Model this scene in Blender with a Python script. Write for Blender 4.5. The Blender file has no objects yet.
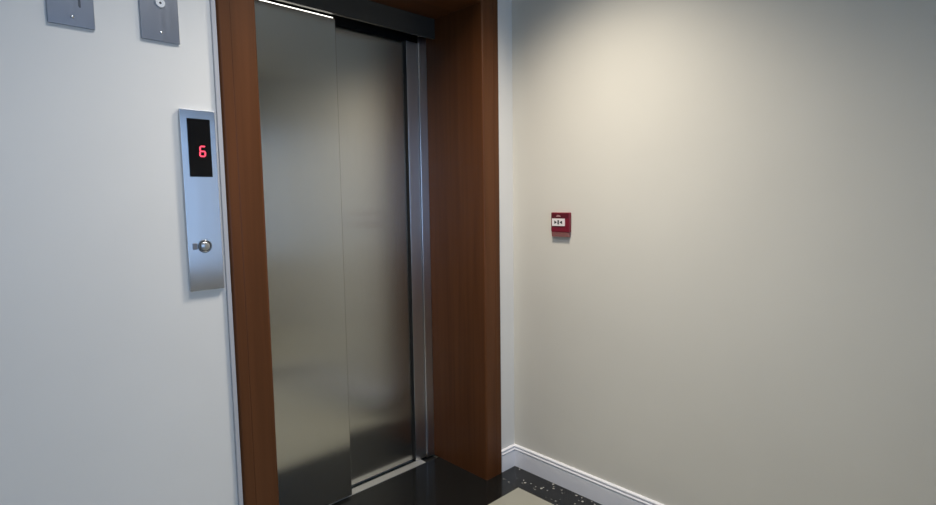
import bpy, bmesh, math
from mathutils import Matrix, Vector

# ------------------------------------------------------------------ camera
scene = bpy.context.scene
COL = scene.collection
F_PX, YAW, PITCH, ROLL = 546.2, 0.7683, 0.0957, -0.0140
CAM = Vector((-2.0021, -1.7532, 1.3367))
fw = Vector((math.sin(YAW) * math.cos(PITCH), math.cos(YAW) * math.cos(PITCH), -math.sin(PITCH)))
rt = Vector((math.cos(YAW), -math.sin(YAW), 0.0))
up = rt.cross(fw)
r2 = math.cos(ROLL) * rt + math.sin(ROLL) * up
u2 = -math.sin(ROLL) * rt + math.cos(ROLL) * up
cam_data = bpy.data.cameras.new('camera')
cam_data.sensor_fit = 'HORIZONTAL'
cam_data.sensor_width = 36.0
cam_data.lens = F_PX / 936.0 * 36.0
cam_data.clip_start = 0.02
cam = bpy.data.objects.new('camera', cam_data)
cam.matrix_world = Matrix(((r2.x, u2.x, -fw.x, CAM.x), (r2.y, u2.y, -fw.y, CAM.y),
                           (r2.z, u2.z, -fw.z, CAM.z), (0, 0, 0, 1)))
COL.objects.link(cam)
scene.camera = cam

# ------------------------------------------------------------------ world, lights, exposure
scene.view_settings.view_transform = 'Standard'
scene.view_settings.look = 'None'
scene.view_settings.gamma = 1.0
scene.view_settings.use_curve_mapping = False
scene.view_settings.exposure = 1.35

world = bpy.data.worlds.new('sky')
scene.world = world
world.use_nodes = True
wb = world.node_tree.nodes['Background']
wb.inputs[0].default_value = (0.42, 0.63, 1.0, 1)      # daylight outside the window
wb.inputs[1].default_value = 1.35

ROOM_X, ROOM_Y, ROOM_Z = -4.2, -3.3, 2.65
WIN = (-3.4, -0.90, 0.72, 2.17)                         # x0, x1, sill, head of the window behind the camera


def spot(name, loc, power, color, angle, blend, size=0.04, target=None):
    d = bpy.data.lights.new(name, 'SPOT')
    d.energy = power
    d.color = color
    d.spot_size = math.radians(angle)
    d.spot_blend = blend
    d.shadow_soft_size = size
    o = bpy.data.objects.new(name, d)
    o.location = loc
    if target is not None:
        o.rotation_euler = (Vector(target) - Vector(loc)).to_track_quat('-Z', 'Y').to_euler()
    COL.objects.link(o)
    return o


spot('ceiling_downlight', (-0.66, -0.56, 2.62), 60, (1.0, 0.91, 0.79), 125, 0.95, size=0.14)
spot('ceiling_downlight', (0.75, -2.45, 2.62), 60, (1.0, 0.93, 0.82), 130, 0.9, size=0.14)  # added unseen hall lamp, brightens the floor mirrored in the door leaves
spot('ceiling_downlight', (-1.38, -0.76, 2.62), 21, (1.0, 0.97, 0.94), 132, 0.8, size=0.14)

portal_d = bpy.data.lights.new('window_daylight', 'AREA')
portal_d.shape = 'RECTANGLE'
portal_d.size = WIN[1] - WIN[0]
portal_d.size_y = WIN[3] - WIN[2]
portal_d.cycles.is_portal = True
portal = bpy.data.objects.new('window_daylight', portal_d)
portal.location = ((WIN[0] + WIN[1]) / 2, ROOM_Y - 0.14, (WIN[2] + WIN[3]) / 2)
portal.rotation_euler = (math.radians(90), 0, 0)        # -Z axis points to +y, into the room
COL.objects.link(portal)


# ------------------------------------------------------------------ materials
def new_mat(name):
    m = bpy.data.materials.new(name)
    m.use_nodes = True
    nt = m.node_tree
    return m, nt, nt.nodes['Principled BSDF']


def simple(name, color, rough=0.5, metal=0.0, emit=None, emit_strength=0.0, noise=0.0, nscale=20.0, spec=0.5):
    m, nt, b = new_mat(name)
    b.inputs['Roughness'].default_value = rough
    b.inputs['Metallic'].default_value = metal
    b.inputs['Specular IOR Level'].default_value = spec
    b.inputs['Base Color'].default_value = (*color, 1)
    if noise > 0:
        tc = nt.nodes.new('ShaderNodeTexCoord')
        n = nt.nodes.new('ShaderNodeTexNoise')
        n.inputs['Scale'].default_value = nscale
        n.inputs['Detail'].default_value = 5
        rmp = nt.nodes.new('ShaderNodeMapRange')
        rmp.inputs['To Min'].default_value = 1 - noise
        rmp.inputs['To Max'].default_value = 1 + noise
        mul = nt.nodes.new('ShaderNodeVectorMath')
        mul.operation = 'SCALE'
        mul.inputs[0].default_value = color
        nt.links.new(tc.outputs['Object'], n.inputs['Vector'])
        nt.links.new(n.outputs['Fac'], rmp.inputs['Value'])
        nt.links.new(rmp.outputs['Result'], mul.inputs['Scale'])
        nt.links.new(mul.outputs['Vector'], b.inputs['Base Color'])
    if emit:
        b.inputs['Emission Color'].default_value = (*emit, 1)
        b.inputs['Emission Strength'].default_value = emit_strength
    return m


def wall_paint(name, color):
    m, nt, b = new_mat(name)
    b.inputs['Roughness'].default_value = 0.55
    b.inputs['Specular IOR Level'].default_value = 0.3
    tc = nt.nodes.new('ShaderNodeTexCoord')
    n = nt.nodes.new('ShaderNodeTexNoise')
    n.inputs['Scale'].default_value = 1.7
    n.inputs['Detail'].default_value = 3
    ramp = nt.nodes.new('ShaderNodeValToRGB')
    ramp.color_ramp.elements[0].position = 0.3
    ramp.color_ramp.elements[1].position = 0.7
    ramp.color_ramp.elements[0].color = (*[c * 0.97 for c in color], 1)
    ramp.color_ramp.elements[1].color = (*[min(1, c * 1.02) for c in color], 1)
    fine = nt.nodes.new('ShaderNodeTexNoise')
    fine.inputs['Scale'].default_value = 140
    fine.inputs['Detail'].default_value = 4
    bump = nt.nodes.new('ShaderNodeBump')
    bump.inputs['Strength'].default_value = 0.04
    bump.inputs['Distance'].default_value = 0.002
    nt.links.new(tc.outputs['Object'], n.inputs['Vector'])
    nt.links.new(tc.outputs['Object'], fine.inputs['Vector'])
    nt.links.new(n.outputs['Fac'], ramp.inputs['Fac'])
    nt.links.new(ramp.outputs['Color'], b.inputs['Base Color'])
    nt.links.new(fine.outputs['Fac'], bump.inputs['Height'])
    nt.links.new(bump.outputs['Normal'], b.inputs['Normal'])
    return m


def wood(name, grain_axis):
    m, nt, b = new_mat(name)
    b.inputs['Roughness'].default_value = 0.40
    b.inputs['Specular IOR Level'].default_value = 0.25
    tc = nt.nodes.new('ShaderNodeTexCoord')
    mp = nt.nodes.new('ShaderNodeMapping')
    sc = [34.0, 34.0, 34.0]
    sc[grain_axis] = 1.1
    mp.inputs['Scale'].default_value = sc
    n = nt.nodes.new('ShaderNodeTexNoise')
    n.inputs['Scale'].default_value = 1.0
    n.inputs['Detail'].default_value = 6
    n.inputs['Distortion'].default_value = 0.6
    ramp = nt.nodes.new('ShaderNodeValToRGB')
    e = ramp.color_ramp.elements
    e[0].position = 0.25
    e[0].color = (0.076, 0.026, 0.0072, 1)
    e[1].position = 0.8
    e[1].color = (0.120, 0.042, 0.0135, 1)
    nt.links.new(tc.outputs['Object'], mp.inputs['Vector'])
    nt.links.new(mp.outputs['Vector'], n.inputs['Vector'])
    nt.links.new(n.outputs['Fac'], ramp.inputs['Fac'])
    nt.links.new(ramp.outputs['Color'], b.inputs['Base Color'])
    return m


def brushed(name, color, rough, aniso, tangent, scuff=None):
    """stainless steel brushed along z; reflections smear along `tangent`"""
    m, nt, b = new_mat(name)
    b.inputs['Metallic'].default_value = 1.0
    b.inputs['Anisotropic'].default_value = aniso
    tv = nt.nodes.new('ShaderNodeCombineXYZ')
    for i in range(3):
        tv.inputs[i].default_value = tangent[i]
    nt.links.new(tv.outputs[0], b.inputs['Tangent'])
    tc = nt.nodes.new('ShaderNodeTexCoord')
    mp = nt.nodes.new('ShaderNodeMapping')
    mp.inputs['Scale'].default_value = (260, 260, 1.5)
    n = nt.nodes.new('ShaderNodeTexNoise')
    n.inputs['Scale'].default_value = 1.0
    n.inputs['Detail'].default_value = 3
    mr = nt.nodes.new('ShaderNodeMapRange')
    mr.inputs['To Min'].default_value = rough * 0.85
    mr.inputs['To Max'].default_value = rough * 1.15
    nt.links.new(tc.outputs['Object'], mp.inputs['Vector'])
    nt.links.new(mp.outputs['Vector'], n.inputs['Vector'])
    nt.links.new(n.outputs['Fac'], mr.inputs['Value'])
    nt.links.new(mr.outputs['Result'], b.inputs['Roughness'])
    b.inputs['Base Color'].default_value = (*color, 1)
    return m


def granite(name):
    m, nt, b = new_mat(name)
    b.inputs['Roughness'].default_value = 0.16
    tc = nt.nodes.new('ShaderNodeTexCoord')
    v = nt.nodes.new('ShaderNodeTexVoronoi')
    v.inputs['Scale'].default_value = 46
    v.inputs['Randomness'].default_value = 1
    n = nt.nodes.new('ShaderNodeTexNoise')
    n.inputs['Scale'].default_value = 13
    n.inputs['Detail'].default_value = 3
    # flecks: small cells, only where the larger noise is high
    r1 = nt.nodes.new('ShaderNodeMapRange')
    r1.inputs['From Min'].default_value = 0.30
    r1.inputs['From Max'].default_value = 0.20
    r2_ = nt.nodes.new('ShaderNodeMapRange')
    r2_.inputs['From Min'].default_value = 0.50
    r2_.inputs['From Max'].default_value = 0.57
    mul = nt.nodes.new('ShaderNodeMath')
    mul.operation = 'MULTIPLY'
    mix = nt.nodes.new('ShaderNodeMix')
    mix.data_type = 'RGBA'
    mix.inputs[6].default_value = (0.009, 0.0095, 0.009, 1)
    mix.inputs[7].default_value = (0.42, 0.42, 0.38, 1)
    for x in (v, n):
        nt.links.new(tc.outputs['Object'], x.inputs['Vector'])
    nt.links.new(v.outputs['Distance'], r1.inputs['Value'])
    nt.links.new(n.outputs['Fac'], r2_.inputs['Value'])
    nt.links.new(r1.outputs['Result'], mul.inputs[0])
    nt.links.new(r2_.outputs['Result'], mul.inputs[1])
    nt.links.new(mul.outputs[0], mix.inputs[0])
    nt.links.new(mix.outputs[2], b.inputs['Base Color'])
    return m


def tiles(name):
    m, nt, b = new_mat(name)
    b.inputs['Roughness'].default_value = 0.25
    tc = nt.nodes.new('ShaderNodeTexCoord')
    mp = nt.nodes.new('ShaderNodeMapping')
    mp.inputs['Location'].default_value = (0.156, 0.158, 0)
    br = nt.nodes.new('ShaderNodeTexBrick')
    br.offset = 0
    br.inputs['Color1'].default_value = (0.345, 0.337, 0.28, 1)
    br.inputs['Color2'].default_value = (0.33, 0.322, 0.268, 1)
    br.inputs['Mortar'].default_value = (0.25, 0.24, 0.2, 1)
    br.inputs['Scale'].default_value = 1
    br.inputs['Mortar Size'].default_value = 0.002
    br.inputs['Brick Width'].default_value = 0.6
    br.inputs['Row Height'].default_value = 0.6
    nt.links.new(tc.outputs['Object'], mp.inputs['Vector'])
    nt.links.new(mp.outputs['Vector'], br.inputs['Vector'])
    nt.links.new(br.outputs['Color'], b.inputs['Base Color'])
    return m


def glass_mat(name):
    m, nt, b = new_mat(name)
    nt.nodes.remove(b)
    out = nt.nodes['Material Output']
    t = nt.nodes.new('ShaderNodeBsdfTransparent')
    t.inputs[0].default_value = (0.95, 0.97, 0.97, 1)
    g = nt.nodes.new('ShaderNodeBsdfGlossy')
    g.inputs['Roughness'].default_value = 0.02
    fr = nt.nodes.new('ShaderNodeFresnel')
    fr.inputs[0].default_value = 1.3
    mx = nt.nodes.new('ShaderNodeMixShader')
    nt.links.new(fr.outputs[0], mx.inputs[0])
    nt.links.new(t.outputs[0], mx.inputs[1])
    nt.links.new(g.outputs[0], mx.inputs[2])
    nt.links.new(mx.outputs[0], out.inputs[0])
    return m


M = {
    'wall_white': wall_paint('pale wall paint', (0.74, 0.735, 0.715)),
    'wall_beige': wall_paint('beige wall paint', (0.70, 0.675, 0.60)),
    'wall_dim': wall_paint('taupe wall paint', (0.45, 0.44, 0.41)),
    'ceiling': wall_paint('ceiling paint', (0.84, 0.83, 0.80)),
    'skirting': simple('white gloss skirting', (0.88, 0.88, 0.91), 0.3),
    'wood_v': wood('brown lacquered wood upright', 2),
    'wood_h': wood('brown lacquered wood level', 0),
    'bead': simple('pale grey sealant strip', (0.44, 0.45, 0.49), 0.35),
    'steel_door': brushed('brushed stainless door', (0.56, 0.56, 0.53), 0.20, 1.0, (1, 0, 0)),
    'steel_post': brushed('brushed stainless post', (0.74, 0.74, 0.75), 0.30, 0.9, (1, 0, 0)),
    'steel_plate': brushed('satin stainless plate', (0.66, 0.68, 0.72), 0.22, 1.0, (1, 0, 0)),
    'grey_plate': brushed('grey satin plate', (0.36, 0.385, 0.445), 0.34, 0.3, (1, 0, 0)),
    'slot': simple('dark slot', (0.07, 0.08, 0.10), 0.5),
    'lock': simple('pale nickel lock', (0.80, 0.82, 0.85), 0.35, 0.35),
    'steel_bright': simple('bright polished steel', (0.75, 0.75, 0.74), 0.2, 1.0),
    'sill': simple('aluminium sill', (0.62, 0.62, 0.60), 0.42, 0.7, noise=0.08, nscale=60),
    'dark_steel': simple('dark steel', (0.075, 0.075, 0.068), 0.45, 0.6),
    'black': simple('black gap', (0.006, 0.006, 0.006), 0.7),
    'granite': granite('black granite with pale flecks'),
    'black_stone': simple('polished black stone', (0.009, 0.0095, 0.009), 0.16, noise=0.3, nscale=9),
    'tile': tiles('beige floor tile'),
    'leak_glow': simple('stand-in cabin glow', (0.9, 0.9, 0.85), 0.5, emit=(1.0, 0.96, 0.86), emit_strength=1.3),
    'display': simple('black display glass', (0.004, 0.004, 0.005), 0.15),
    'red_led': simple('red led', (0.3, 0.01, 0.02), 0.4, emit=(1.0, 0.075, 0.13), emit_strength=0.62),
    'button_ring': simple('dark button ring', (0.16, 0.17, 0.18), 0.35, 0.8),
    'button': simple('button face', (0.50, 0.51, 0.52), 0.3, 0.9),
    'tab': simple('grey tab', (0.20, 0.21, 0.24), 0.4, 0.5),
    'red': simple('red plastic', (0.185, 0.011, 0.026), 0.35),
    'dark_red': simple('dark red plastic', (0.105, 0.008, 0.016), 0.4),
    'flap': simple('dusty red clear flap', (0.33, 0.14, 0.13), 0.25),
    'label': simple('white label', (0.85, 0.80, 0.78), 0.5),
    'ink': simple('black ink', (0.02, 0.02, 0.02), 0.6),
    'pale_mark': simple('pale pink mark', (0.45, 0.25, 0.24), 0.5),
    'frame_white': simple('white window frame', (0.7, 0.7, 0.7), 0.4),
    'glass': glass_mat('window glass'),
}


# ------------------------------------------------------------------ mesh helpers
def add_box(bm, x0, x1, y0, y1, z0, z1, bevel=0.0, seg=2):
    vs = [bm.verts.new(p) for p in ((x0, y0, z0), (x1, y0, z0), (x1, y1, z0), (x0, y1, z0),
                                    (x0, y0, z1), (x1, y0, z1), (x1, y1, z1), (x0, y1, z1))]
    fs = [bm.faces.new([vs[i] for i in f]) for f in ((3, 2, 1, 0), (4, 5, 6, 7), (0, 1, 5, 4),
                                                     (1, 2, 6, 5), (2, 3, 7, 6), (3, 0, 4, 7))]
    if bevel > 0:
        edges = list({e for f in fs for e in f.edges})
        bmesh.ops.bevel(bm, geom=edges, offset=bevel, segments=seg, profile=0.5, affect='EDGES')


def add_prism(bm, pts, axis, a, b):
    """extrude the closed 2-D outline pts along axis (0,1,2) from a to b"""
    def P(p, t):
        if axis == 0:
            return (t, p[0], p[1])
        if axis == 1:
            return (p[0], t, p[1])
        return (p[0], p[1], t)
    A = [bm.verts.new(P(p, a)) for p in pts]
    B = [bm.verts.new(P(p, b)) for p in pts]
    n = len(pts)
    bm.faces.new(A)
    bm.faces.new(B[::-1])
    for i in range(n):
        j = (i + 1) % n
        bm.faces.new((A[j], A[i], B[i], B[j]))


def add_lathe(bm, center, axis, profile, seg=32):
    """profile: list of (radius, distance along axis); axis 'x' or 'y', pointing to -axis (out of the wall)"""
    rings = []
    for r, d in profile:
        ring = []
        for k in range(seg):
            a = 2 * math.pi * k / seg
            if axis == 'y':
                p = (center[0] + r * math.cos(a), center[1] - d, center[2] + r * math.sin(a))
            else:
                p = (center[0] - d, center[1] + r * math.cos(a), center[2] + r * math.sin(a))
            ring.append(bm.verts.new(p))
        rings.append(ring)
    for A, B in zip(rings, rings[1:]):
        for k in range(seg):
            j = (k + 1) % seg
            bm.faces.new((A[k], A[j], B[j], B[k]))
    bm.faces.new(rings[0])
    bm.faces.new(rings[-1])


def build(name, bm, mat, parent=None, smooth=False, origin=None):
    bmesh.ops.recalc_face_normals(bm, faces=bm.faces)
    me = bpy.data.meshes.new(name)
    if origin is not None:
        bmesh.ops.translate(bm, verts=bm.verts, vec=-Vector(origin))
    bm.to_mesh(me)
    bm.free()
    me.materials.append(mat)
    if smooth:
        for p in me.polygons:
            p.use_smooth = True
        me.set_sharp_from_angle(angle=math.radians(50))
    o = bpy.data.objects.new(name, me)
    if smooth:                                          # keeps the big flat faces truly flat beside their rounded edges
        wn = o.modifiers.new('weighted_normals', 'WEIGHTED_NORMAL')
        wn.weight = 100
        wn.keep_sharp = True
    COL.objects.link(o)
    if origin is not None:
        o.location = origin
    if parent is not None:
        o.parent = parent
        base = Vector((0, 0, 0))
        p = parent
        while p is not None:
            base += Vector(p.location)
            p = p.parent
        o.location = Vector(o.location) - base
    return o


def box(name, dims, mat, parent=None, bevel=0.0, seg=2):
    bm = bmesh.new()
    add_box(bm, *dims, bevel=bevel, seg=seg)
    return build(name, bm, mat, parent, smooth=bevel > 0)


def structure(o):
    o['kind'] = 'structure'
    return o


def thing(name, label, category, loc, group=None):
    o = bpy.data.objects.new(name, None)
    o.empty_display_size = 0.1
    o.location = loc
    o['kind'] = 'thing'
    o['label'] = label
    o['category'] = category
    if group:
        o['group'] = group
    COL.objects.link(o)
    return o


# ------------------------------------------------------------------ the setting
E_ = 0.003                                            # the painted faces lie 3 mm behind the skirting datum
FX0, FX0I, FX1I, FX1 = -1.3546, -1.2335, -0.2140, -0.1046   # timber frame: outer/inner edges left, inner/outer right
HEAD_IN, HEAD_OUT = 2.205, 2.33
WALL_T = 0.75

bm = bmesh.new()
add_box(bm, ROOM_X, FX0 + 0.01, E_, WALL_T, 0, ROOM_Z)
add_box(bm, FX1 - 0.01, E_, E_, WALL_T, 0, ROOM_Z)
add_box(bm, FX0 + 0.01, FX1 - 0.01, E_, WALL_T, HEAD_OUT - 0.01, ROOM_Z)
structure(build('wall_left', bm, M['wall_white']))

OUT_Y, HALL_X = -1.62, 2.4                              # the right wall ends in an outer corner; the hall runs on behind it
structure(box('wall_right', (E_, HALL_X, OUT_Y, WALL_T, 0, ROOM_Z), M['wall_beige']))
structure(box('wall_end', (HALL_X, HALL_X + 0.2, ROOM_Y - 0.2, OUT_Y, 0, ROOM_Z), M['wall_beige']))
structure(box('wall_side', (ROOM_X - 0.2, ROOM_X, ROOM_Y - 0.2, WALL_T, 0, ROOM_Z), M['wall_dim']))
bm = bmesh.new()
yb0, yb1 = ROOM_Y - 0.2, ROOM_Y
add_box(bm, ROOM_X, WIN[0], yb0, yb1, 0, ROOM_Z)
add_box(bm, WIN[1], HALL_X, yb0, yb1, 0, ROOM_Z)
add_box(bm, WIN[0], WIN[1], yb0, yb1, 0, WIN[2])
add_box(bm, WIN[0], WIN[1], yb0, yb1, WIN[3], ROOM_Z)
structure(build('wall_back', bm, M['wall_dim']))
structure(box('ceiling', (ROOM_X - 0.2, HALL_X + 0.2, ROOM_Y - 0.2, WALL_T, ROOM_Z, ROOM_Z + 0.15), M['ceiling']))

# window behind the camera (it lights the landing)
bm = bmesh.new()
fy0, fy1 = ROOM_Y - 0.11, ROOM_Y - 0.05
x0, x1, z0, z1 = WIN
add_box(bm, x0, x1, fy0, fy1, z0, z0 + 0.06)
add_box(bm, x0, x1, fy0, fy1, z1 - 0.06, z1)
n_bay = 3
for k in range(n_bay + 1):
    xc = x0 + 0.03 + (x1 - x0 - 0.06) * k / n_bay
    add_box(bm, xc - 0.03, xc + 0.03, fy0, fy1, z0 + 0.06, z1 - 0.06)
win = structure(build('window_1', bm, M['frame_white']))
structure(box('window_pane', (x0 + 0.06, x1 - 0.06, ROOM_Y - 0.083, ROOM_Y - 0.077, z0 + 0.06, z1 - 0.06), M['glass'], win))

# floor: beige tile field with a black granite margin along the walls
BX, BY = -0.156, -0.158
STRIP0, STRIP1 = -1.655, -1.80
floor = structure(box('floor', (ROOM_X, HALL_X, ROOM_Y, WALL_T, -0.15, -0.012), M['tile']))
bm = bmesh.new()
add_box(bm, ROOM_X, BX, STRIP0, BY, -0.012, 0)
add_box(bm, ROOM_X, HALL_X, ROOM_Y, STRIP1, -0.012, 0)
structure(build('tile_field', bm, M['tile'], floor))
bm = bmesh.new()
add_box(bm, BX, E_, STRIP0, E_, -0.012, 0)                 # along the right wall, flecked
structure(build('granite_border', bm, M['granite'], floor))
bm = bmesh.new()
add_box(bm, ROOM_X, BX, BY, E_, -0.012, 0)                 # along the lift wall
add_box(bm, FX0, FX1, E_, 0.338, -0.012, 0)                 # inside the deep reveal
add_box(bm, ROOM_X, HALL_X, STRIP1, STRIP0, -0.012, 0)     # cross strip
structure(build('black_stone_border', bm, M['black_stone'], floor))

# skirting boards: flat face with two beads on top
def skirting_profile(sign):
    t = 0.010
    p = [(0.003, 0), (-t, 0), (-t, 0.076), (-t + 0.0015, 0.079), (-t + 0.0015, 0.083), (-t - 0.0005, 0.085),
         (-t - 0.0012, 0.0885), (-t + 0.0005, 0.092), (-t + 0.003, 0.0935), (-t + 0.003, 0.0975),
         (-t + 0.0012, 0.100), (-t + 0.0014, 0.1045), (-t + 0.004, 0.1075), (0.003, 0.109)]
    return p

bm = bmesh.new()
add_prism(bm, skirting_profile(1), 1, OUT_Y - 0.010, E_)
add_prism(bm, [(OUT_Y + x, z) for x, z in skirting_profile(1)], 0, -0.008, HALL_X)
structure(build('baseboard_right', bm, M['skirting'], smooth=True))
bm = bmesh.new()
add_prism(bm, skirting_profile(1), 0, FX1 + 0.0005, -0.0085)
add_prism(bm, skirting_profile(1), 0, ROOM_X, FX0 - 0.016)
structure(build('baseboard_left', bm, M['skirting'], smooth=True))

# ------------------------------------------------------------------ timber door frame with deep reveal
frame = thing('door_frame', 'dark brown lacquered wooden door frame with deep reveal around the steel elevator door',
              'door frame', ((FX0 + FX1) / 2, 0, 0))
PF = 0.012                                              # how far the face stands off the wall
RD = 0.372                                              # depth of the reveal


def jamb_outline(xo, xi):
    s = 1 if xi > xo else -1
    r = 0.010
    w = abs(xi - xo)
    pts = [(0, RD), (0, 0.004)]
    for k in range(6):
        a = math.pi / 2 * k / 5
        pts.append((r * (1 - math.cos(a)), -PF + r * (1 - math.sin(a))))
    pts += [(0.0365, -PF), (0.0385, -PF + 0.0022), (0.0395, -PF + 0.0022), (0.0420, -PF)]
    for k in range(6):
        a = math.pi / 2 * k / 5
        pts.append((w - r * (1 - math.sin(a)), -PF + r * (1 - math.cos(a))))
    pts.append((w, RD))
    return [(xo + s * x, y) for x, y in pts]


bm = bmesh.new()
add_prism(bm, jamb_outline(FX0, FX0I), 2, 0, HEAD_OUT)
jl = build('jamb', bm, M['wood_v'], frame, smooth=True)
bm = bmesh.new()
add_prism(bm, jamb_outline(FX1, FX1I), 2, 0, HEAD_OUT)
build('jamb', bm, M['wood_v'], frame, smooth=True)
bm = bmesh.new()
add_prism(bm, [(y, z) for z, y in jamb_outline(HEAD_OUT, HEAD_IN)], 0, FX0I, FX1I)
build('head', bm, M['wood_h'], frame, smooth=True)
eb = box('edge_strip', (-1.3685, FX0, -0.007, E_, 0, HEAD_OUT), M['bead'], frame, bevel=0.002)
eb['label'] = 'pale grey edge strip'

# ------------------------------------------------------------------ elevator door
lift = thing('elevator', 'brushed stainless steel two panel sliding elevator door inside the brown wooden frame',
             'elevator', (-0.72, 0.40, 0))
D1, D2 = 0.326, 0.396


def leaf(x0, x1, y, top, name_label):
    bm = bmesh.new()
    add_box(bm, x0, x1, y, y + 0.034, 0.010, top, bevel=0.003)
    o = build('door_leaf', bm, M['steel_door'], lift, smooth=True)
    o['label'] = name_label
    return o


leaf(-1.2325, -0.746, D1, 2.100, 'front sliding leaf at the left')
leaf(-0.800, -0.3372, D2, 2.100, 'rear sliding leaf at the right')
box('gap_shade', (-0.3368, -0.3322, 0.3812, 0.42, 0.004, 2.100), M['black'], lift)['label'] = 'thin black strip painted in for the dark gap'  # black strip put in for the shade in the gap beside the strike
box('strike_strip', (-0.3318, -0.2300, 0.3805, 0.44, 0.004, 2.100), M['steel_post'], lift, bevel=0.002)
bm = bmesh.new()
px_a, px_b = -0.2640, FX1I - 0.0005
add_prism(bm, [(px_a, 0.3802), (px_a, 0.3775), (px_a + 0.0012, 0.3747), (px_a + 0.004, 0.3735), (px_b, 0.3735), (px_b, 0.3802)], 2, 0.002, 2.130)
build('side_post', bm, M['steel_post'], lift)
box('post_cap', (-0.2640, FX1I - 0.0005, 0.3715, 0.3802, 2.1302, 2.137), M['steel_bright'], lift)
box('header', (FX0I + 0.0005, FX1I - 0.0005, 0.306, 0.322, 2.1125, HEAD_IN - 0.0005), M['dark_steel'], lift)
box('gap_glow', (-1.2325, -0.748, 0.341, 0.352, 2.1005, 2.1080), M['leak_glow'], lift)  # glowing strip stands in for cabin light leaking above the front leaf
bm = bmesh.new()
add_box(bm, FX0 + 0.0105, FX1 - 0.0105, 0.50, 0.53, 0.0, 2.315)         # closes the lift shaft behind the leaves
add_box(bm, FX0 + 0.0105, FX0I, 0.3725, 0.50, 0.0, 2.315)
add_box(bm, FX1I, FX1 - 0.0105, 0.3725, 0.50, 0.0, 2.315)
add_box(bm, FX0I, FX1I, 0.3725, 0.50, 2.20, 2.315)
add_box(bm, FX0I, FX1I, 0.3405, 0.50, -0.04, -0.0115)
build('shaft_lining', bm, M['black'], lift)
bm = bmesh.new()
add_box(bm, FX0I + 0.0005, -0.302, 0.3390, 0.384, -0.011, 0.003, bevel=0.0015)
add_box(bm, FX0I + 0.0005, -0.302, 0.418, 0.434, -0.011, 0.003, bevel=0.001)
add_box(bm, FX0I + 0.0005, -0.302, 0.452, 0.499, -0.011, 0.003, bevel=0.001)
s = build('sill', bm, M['sill'], lift, smooth=True)
s['label'] = 'bright metal sill with a dark groove'

# ------------------------------------------------------------------ landing call panel with the floor display
px0, px1, pz0, pz1 = -1.4754, -1.3762, 1.0743, 1.6139
panel = thing('elevator_call_panel', 'tall narrow stainless elevator call panel with black display showing a red 6',
              'call panel', ((px0 + px1) / 2, 0, pz0))
PT = 0.010
box('plate', (px0, px1, -PT, E_, pz0, pz1), M['steel_plate'], panel, bevel=0.0015)
disp = box('display', (-1.4575, -1.3930, -PT - 0.0015, -PT + 0.001, 1.417, 1.588), M['display'], panel)
disp['label'] = 'black display window'


def seg_bar(bm, x0, x1, z0, z1):
    y0, y1 = -PT - 0.0024, -PT - 0.0012
    c = min(x1 - x0, z1 - z0) / 2
    if x1 - x0 > z1 - z0:
        pts = [(x0, (z0 + z1) / 2), (x0 + c, z0), (x1 - c, z0), (x1, (z0 + z1) / 2), (x1 - c, z1), (x0 + c, z1)]
    else:
        pts = [((x0 + x1) / 2, z0), (x1, z0 + c), (x1, z1 - c), ((x0 + x1) / 2, z1), (x0, z1 - c), (x0, z0 + c)]
    # slight forward slant of the numeral
    pts = [(x + (z - 1.493) * 0.06, z) for x, z in pts]
    add_prism(bm, pts, 1, y0, y1)


dx0, dx1, dz0, dz1, tw = -1.4275, -1.4085, 1.4760, 1.5095, 0.0043
dm = (dz0 + dz1) / 2
bm = bmesh.new()
seg_bar(bm, dx0 + .002, dx1 - .002, dz1 - tw, dz1)             # top
seg_bar(bm, dx0 + .002, dx1 - .002, dm - tw / 2, dm + tw / 2)  # middle
seg_bar(bm, dx0 + .002, dx1 - .002, dz0, dz0 + tw)             # bottom
seg_bar(bm, dx0, dx0 + tw, dm + .0005, dz1 - .002)             # upper left
seg_bar(bm, dx0, dx0 + tw, dz0 + .002, dm - .0005)             # lower left
seg_bar(bm, dx1 - tw, dx1, dz0 + .002, dm - .0005)             # lower right
dg = build('digit', bm, M['red_led'], disp)
dg['label'] = 'glowing red numeral 6'

bc = (-1.4275, -PT, 1.2085)
bm = bmesh.new()
add_lathe(bm, bc, 'y', [(0.0200, -0.001), (0.0200, 0.003), (0.0185, 0.0045), (0.0165, 0.0045), (0.0150, 0.003), (0.0150, -0.001)])
ring = build('call_button', bm, M['button_ring'], panel, smooth=True)
bm = bmesh.new()
add_lathe(bm, bc, 'y', [(0.0145, -0.001), (0.0145, 0.003), (0.012, 0.0055), (0.006, 0.0068), (0.001, 0.007)])
build('button_face', bm, M['button'], ring, smooth=True)
box('touch_tab', (-1.4620, -1.4485, -PT - 0.0025, -PT + 0.001, 1.200, 1.219), M['tab'], panel, bevel=0.001)

# ------------------------------------------------------------------ two switch plates high on the wall
def screw(parent, x, z):
    bm = bmesh.new()
    add_lathe(bm, (x, -0.0055, z), 'y', [(0.0042, -0.001), (0.0042, 0.001), (0.003, 0.0022), (0.0008, 0.0026)], seg=20)
    return build('screw', bm, M['steel_bright'], parent, smooth=True)


PZ0, PZ1 = 1.7972, 2.005
a = thing('switch_plate', 'grey metal wall plate with an upright dark slot, the leftmost plate on the wall',
          'switch plate', (-1.7165, 0, PZ0), 'metal plates high on the elevator wall')
box('plate', (-1.7670, -1.6665, -0.0055, E_, PZ0, PZ1), M['grey_plate'], a, bevel=0.0012)
screw(a, -1.7155, 1.8195)
screw(a, -1.7155, 1.9830)
bm = bmesh.new()
add_prism(bm, [(-1.7005, 1.850), (-1.6985, 1.846), (-1.6955, 1.846), (-1.6950, 1.850), (-1.6950, 1.955), (-1.7005, 1.955)], 1, -0.0062, -0.0050)
build('slot', bm, M['slot'], a)

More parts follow.
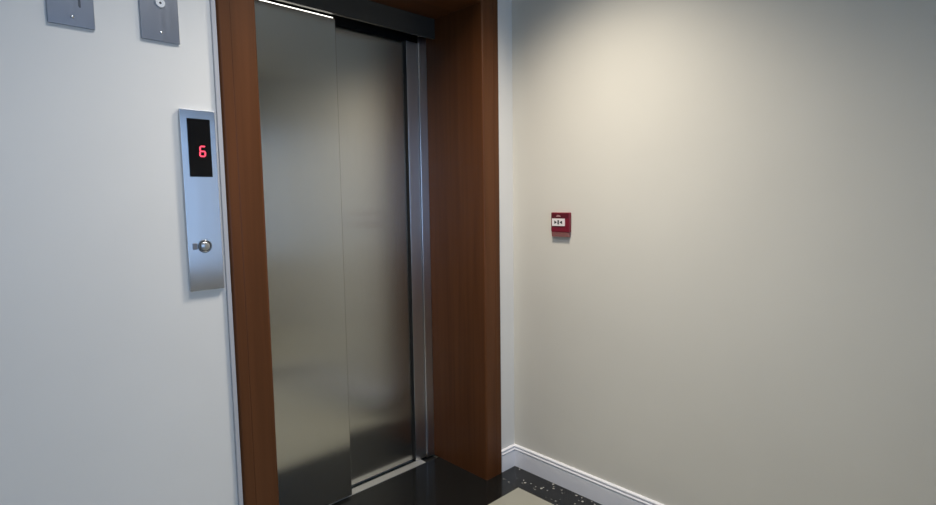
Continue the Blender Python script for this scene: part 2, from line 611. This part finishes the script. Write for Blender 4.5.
b_ = thing('key_switch_plate', 'grey metal wall plate with a round key lock, above the call panel',
           'switch plate', (-1.5095, 0, PZ0), 'metal plates high on the elevator wall')
box('plate', (-1.5590, -1.4605, -0.0055, E_, PZ0, PZ1), M['grey_plate'], b_, bevel=0.0012)
screw(b_, -1.5085, 1.8210)
screw(b_, -1.5085, 1.9820)
bm = bmesh.new()
kc = (-1.5070, -0.0055, 1.9010)
add_lathe(bm, kc, 'y', [(0.0135, -0.001), (0.0135, 0.002), (0.0115, 0.005), (0.0085, 0.005), (0.0080, 0.004), (0.001, 0.004)])
lock = build('key_lock', bm, M['lock'], b_, smooth=True)
bm = bmesh.new()
add_lathe(bm, (kc[0], kc[1] - 0.0035, kc[2]), 'y', [(0.0032, 0), (0.0032, 0.001), (0.0005, 0.0011)], seg=20)
build('keyhole', bm, M['ink'], lock)

# ------------------------------------------------------------------ fire alarm call point on the right wall
cp = thing('fire_call_point', 'small red fire alarm call point with white label on the beige wall',
           'fire alarm', (0, -0.288, 1.1675))
cy0, cy1, cz0, cz1 = -0.3385, -0.2380, 1.188, 1.276
XF = -0.014                                            # front face of the call point
bm = bmesh.new()
add_box(bm, XF, E_, cy0, cy1, cz0, cz1, bevel=0.0035, seg=3)
body = build('body', bm, M['red'], cp, smooth=True)
bm = bmesh.new()
add_box(bm, XF - 0.0020, XF + 0.001, cy0 + 0.004, cy1 - 0.003, cz1 - 0.023, cz1 - 0.003, bevel=0.0008)
build('top_band', bm, M['dark_red'], cp, smooth=True)
bm = bmesh.new()
add_prism(bm, [(E_, 1.1675), (XF + 0.003, 1.1675), (XF - 0.001, 1.1875), (E_, 1.1875)], 1, cy0 + 0.006, cy1 - 0.004)
fl = build('flap', bm, M['flap'], cp)
fl['label'] = 'pale dusty red lower flap'
lab = box('label_plate', (XF - 0.0030, XF + 0.001, -0.3155, -0.2465, 1.216, 1.249), M['label'], cp)
lab['label'] = 'white label with black marks'
bm = bmesh.new()
xa, xb = XF - 0.0038, XF - 0.0029
# pressing symbol: arrow, bar, arrow
add_prism(bm, [(-0.2600, 1.240), (-0.2600, 1.225), (-0.2735, 1.2325)], 0, xa, xb)
add_box(bm, xa, xb, -0.2845, -0.2775, 1.223, 1.242)
add_prism(bm, [(-0.3020, 1.240), (-0.3020, 1.225), (-0.2885, 1.2325)], 0, xa, xb)
build('press_symbol', bm, M['ink'], lab)
bm = bmesh.new()
add_prism(bm, [(-0.2690, 1.257), (-0.2930, 1.257), (-0.2930, 1.261), (-0.2810, 1.265), (-0.2690, 1.261)], 0, XF - 0.0030, XF - 0.0015)
build('emblem', bm, M['pale_mark'], cp)
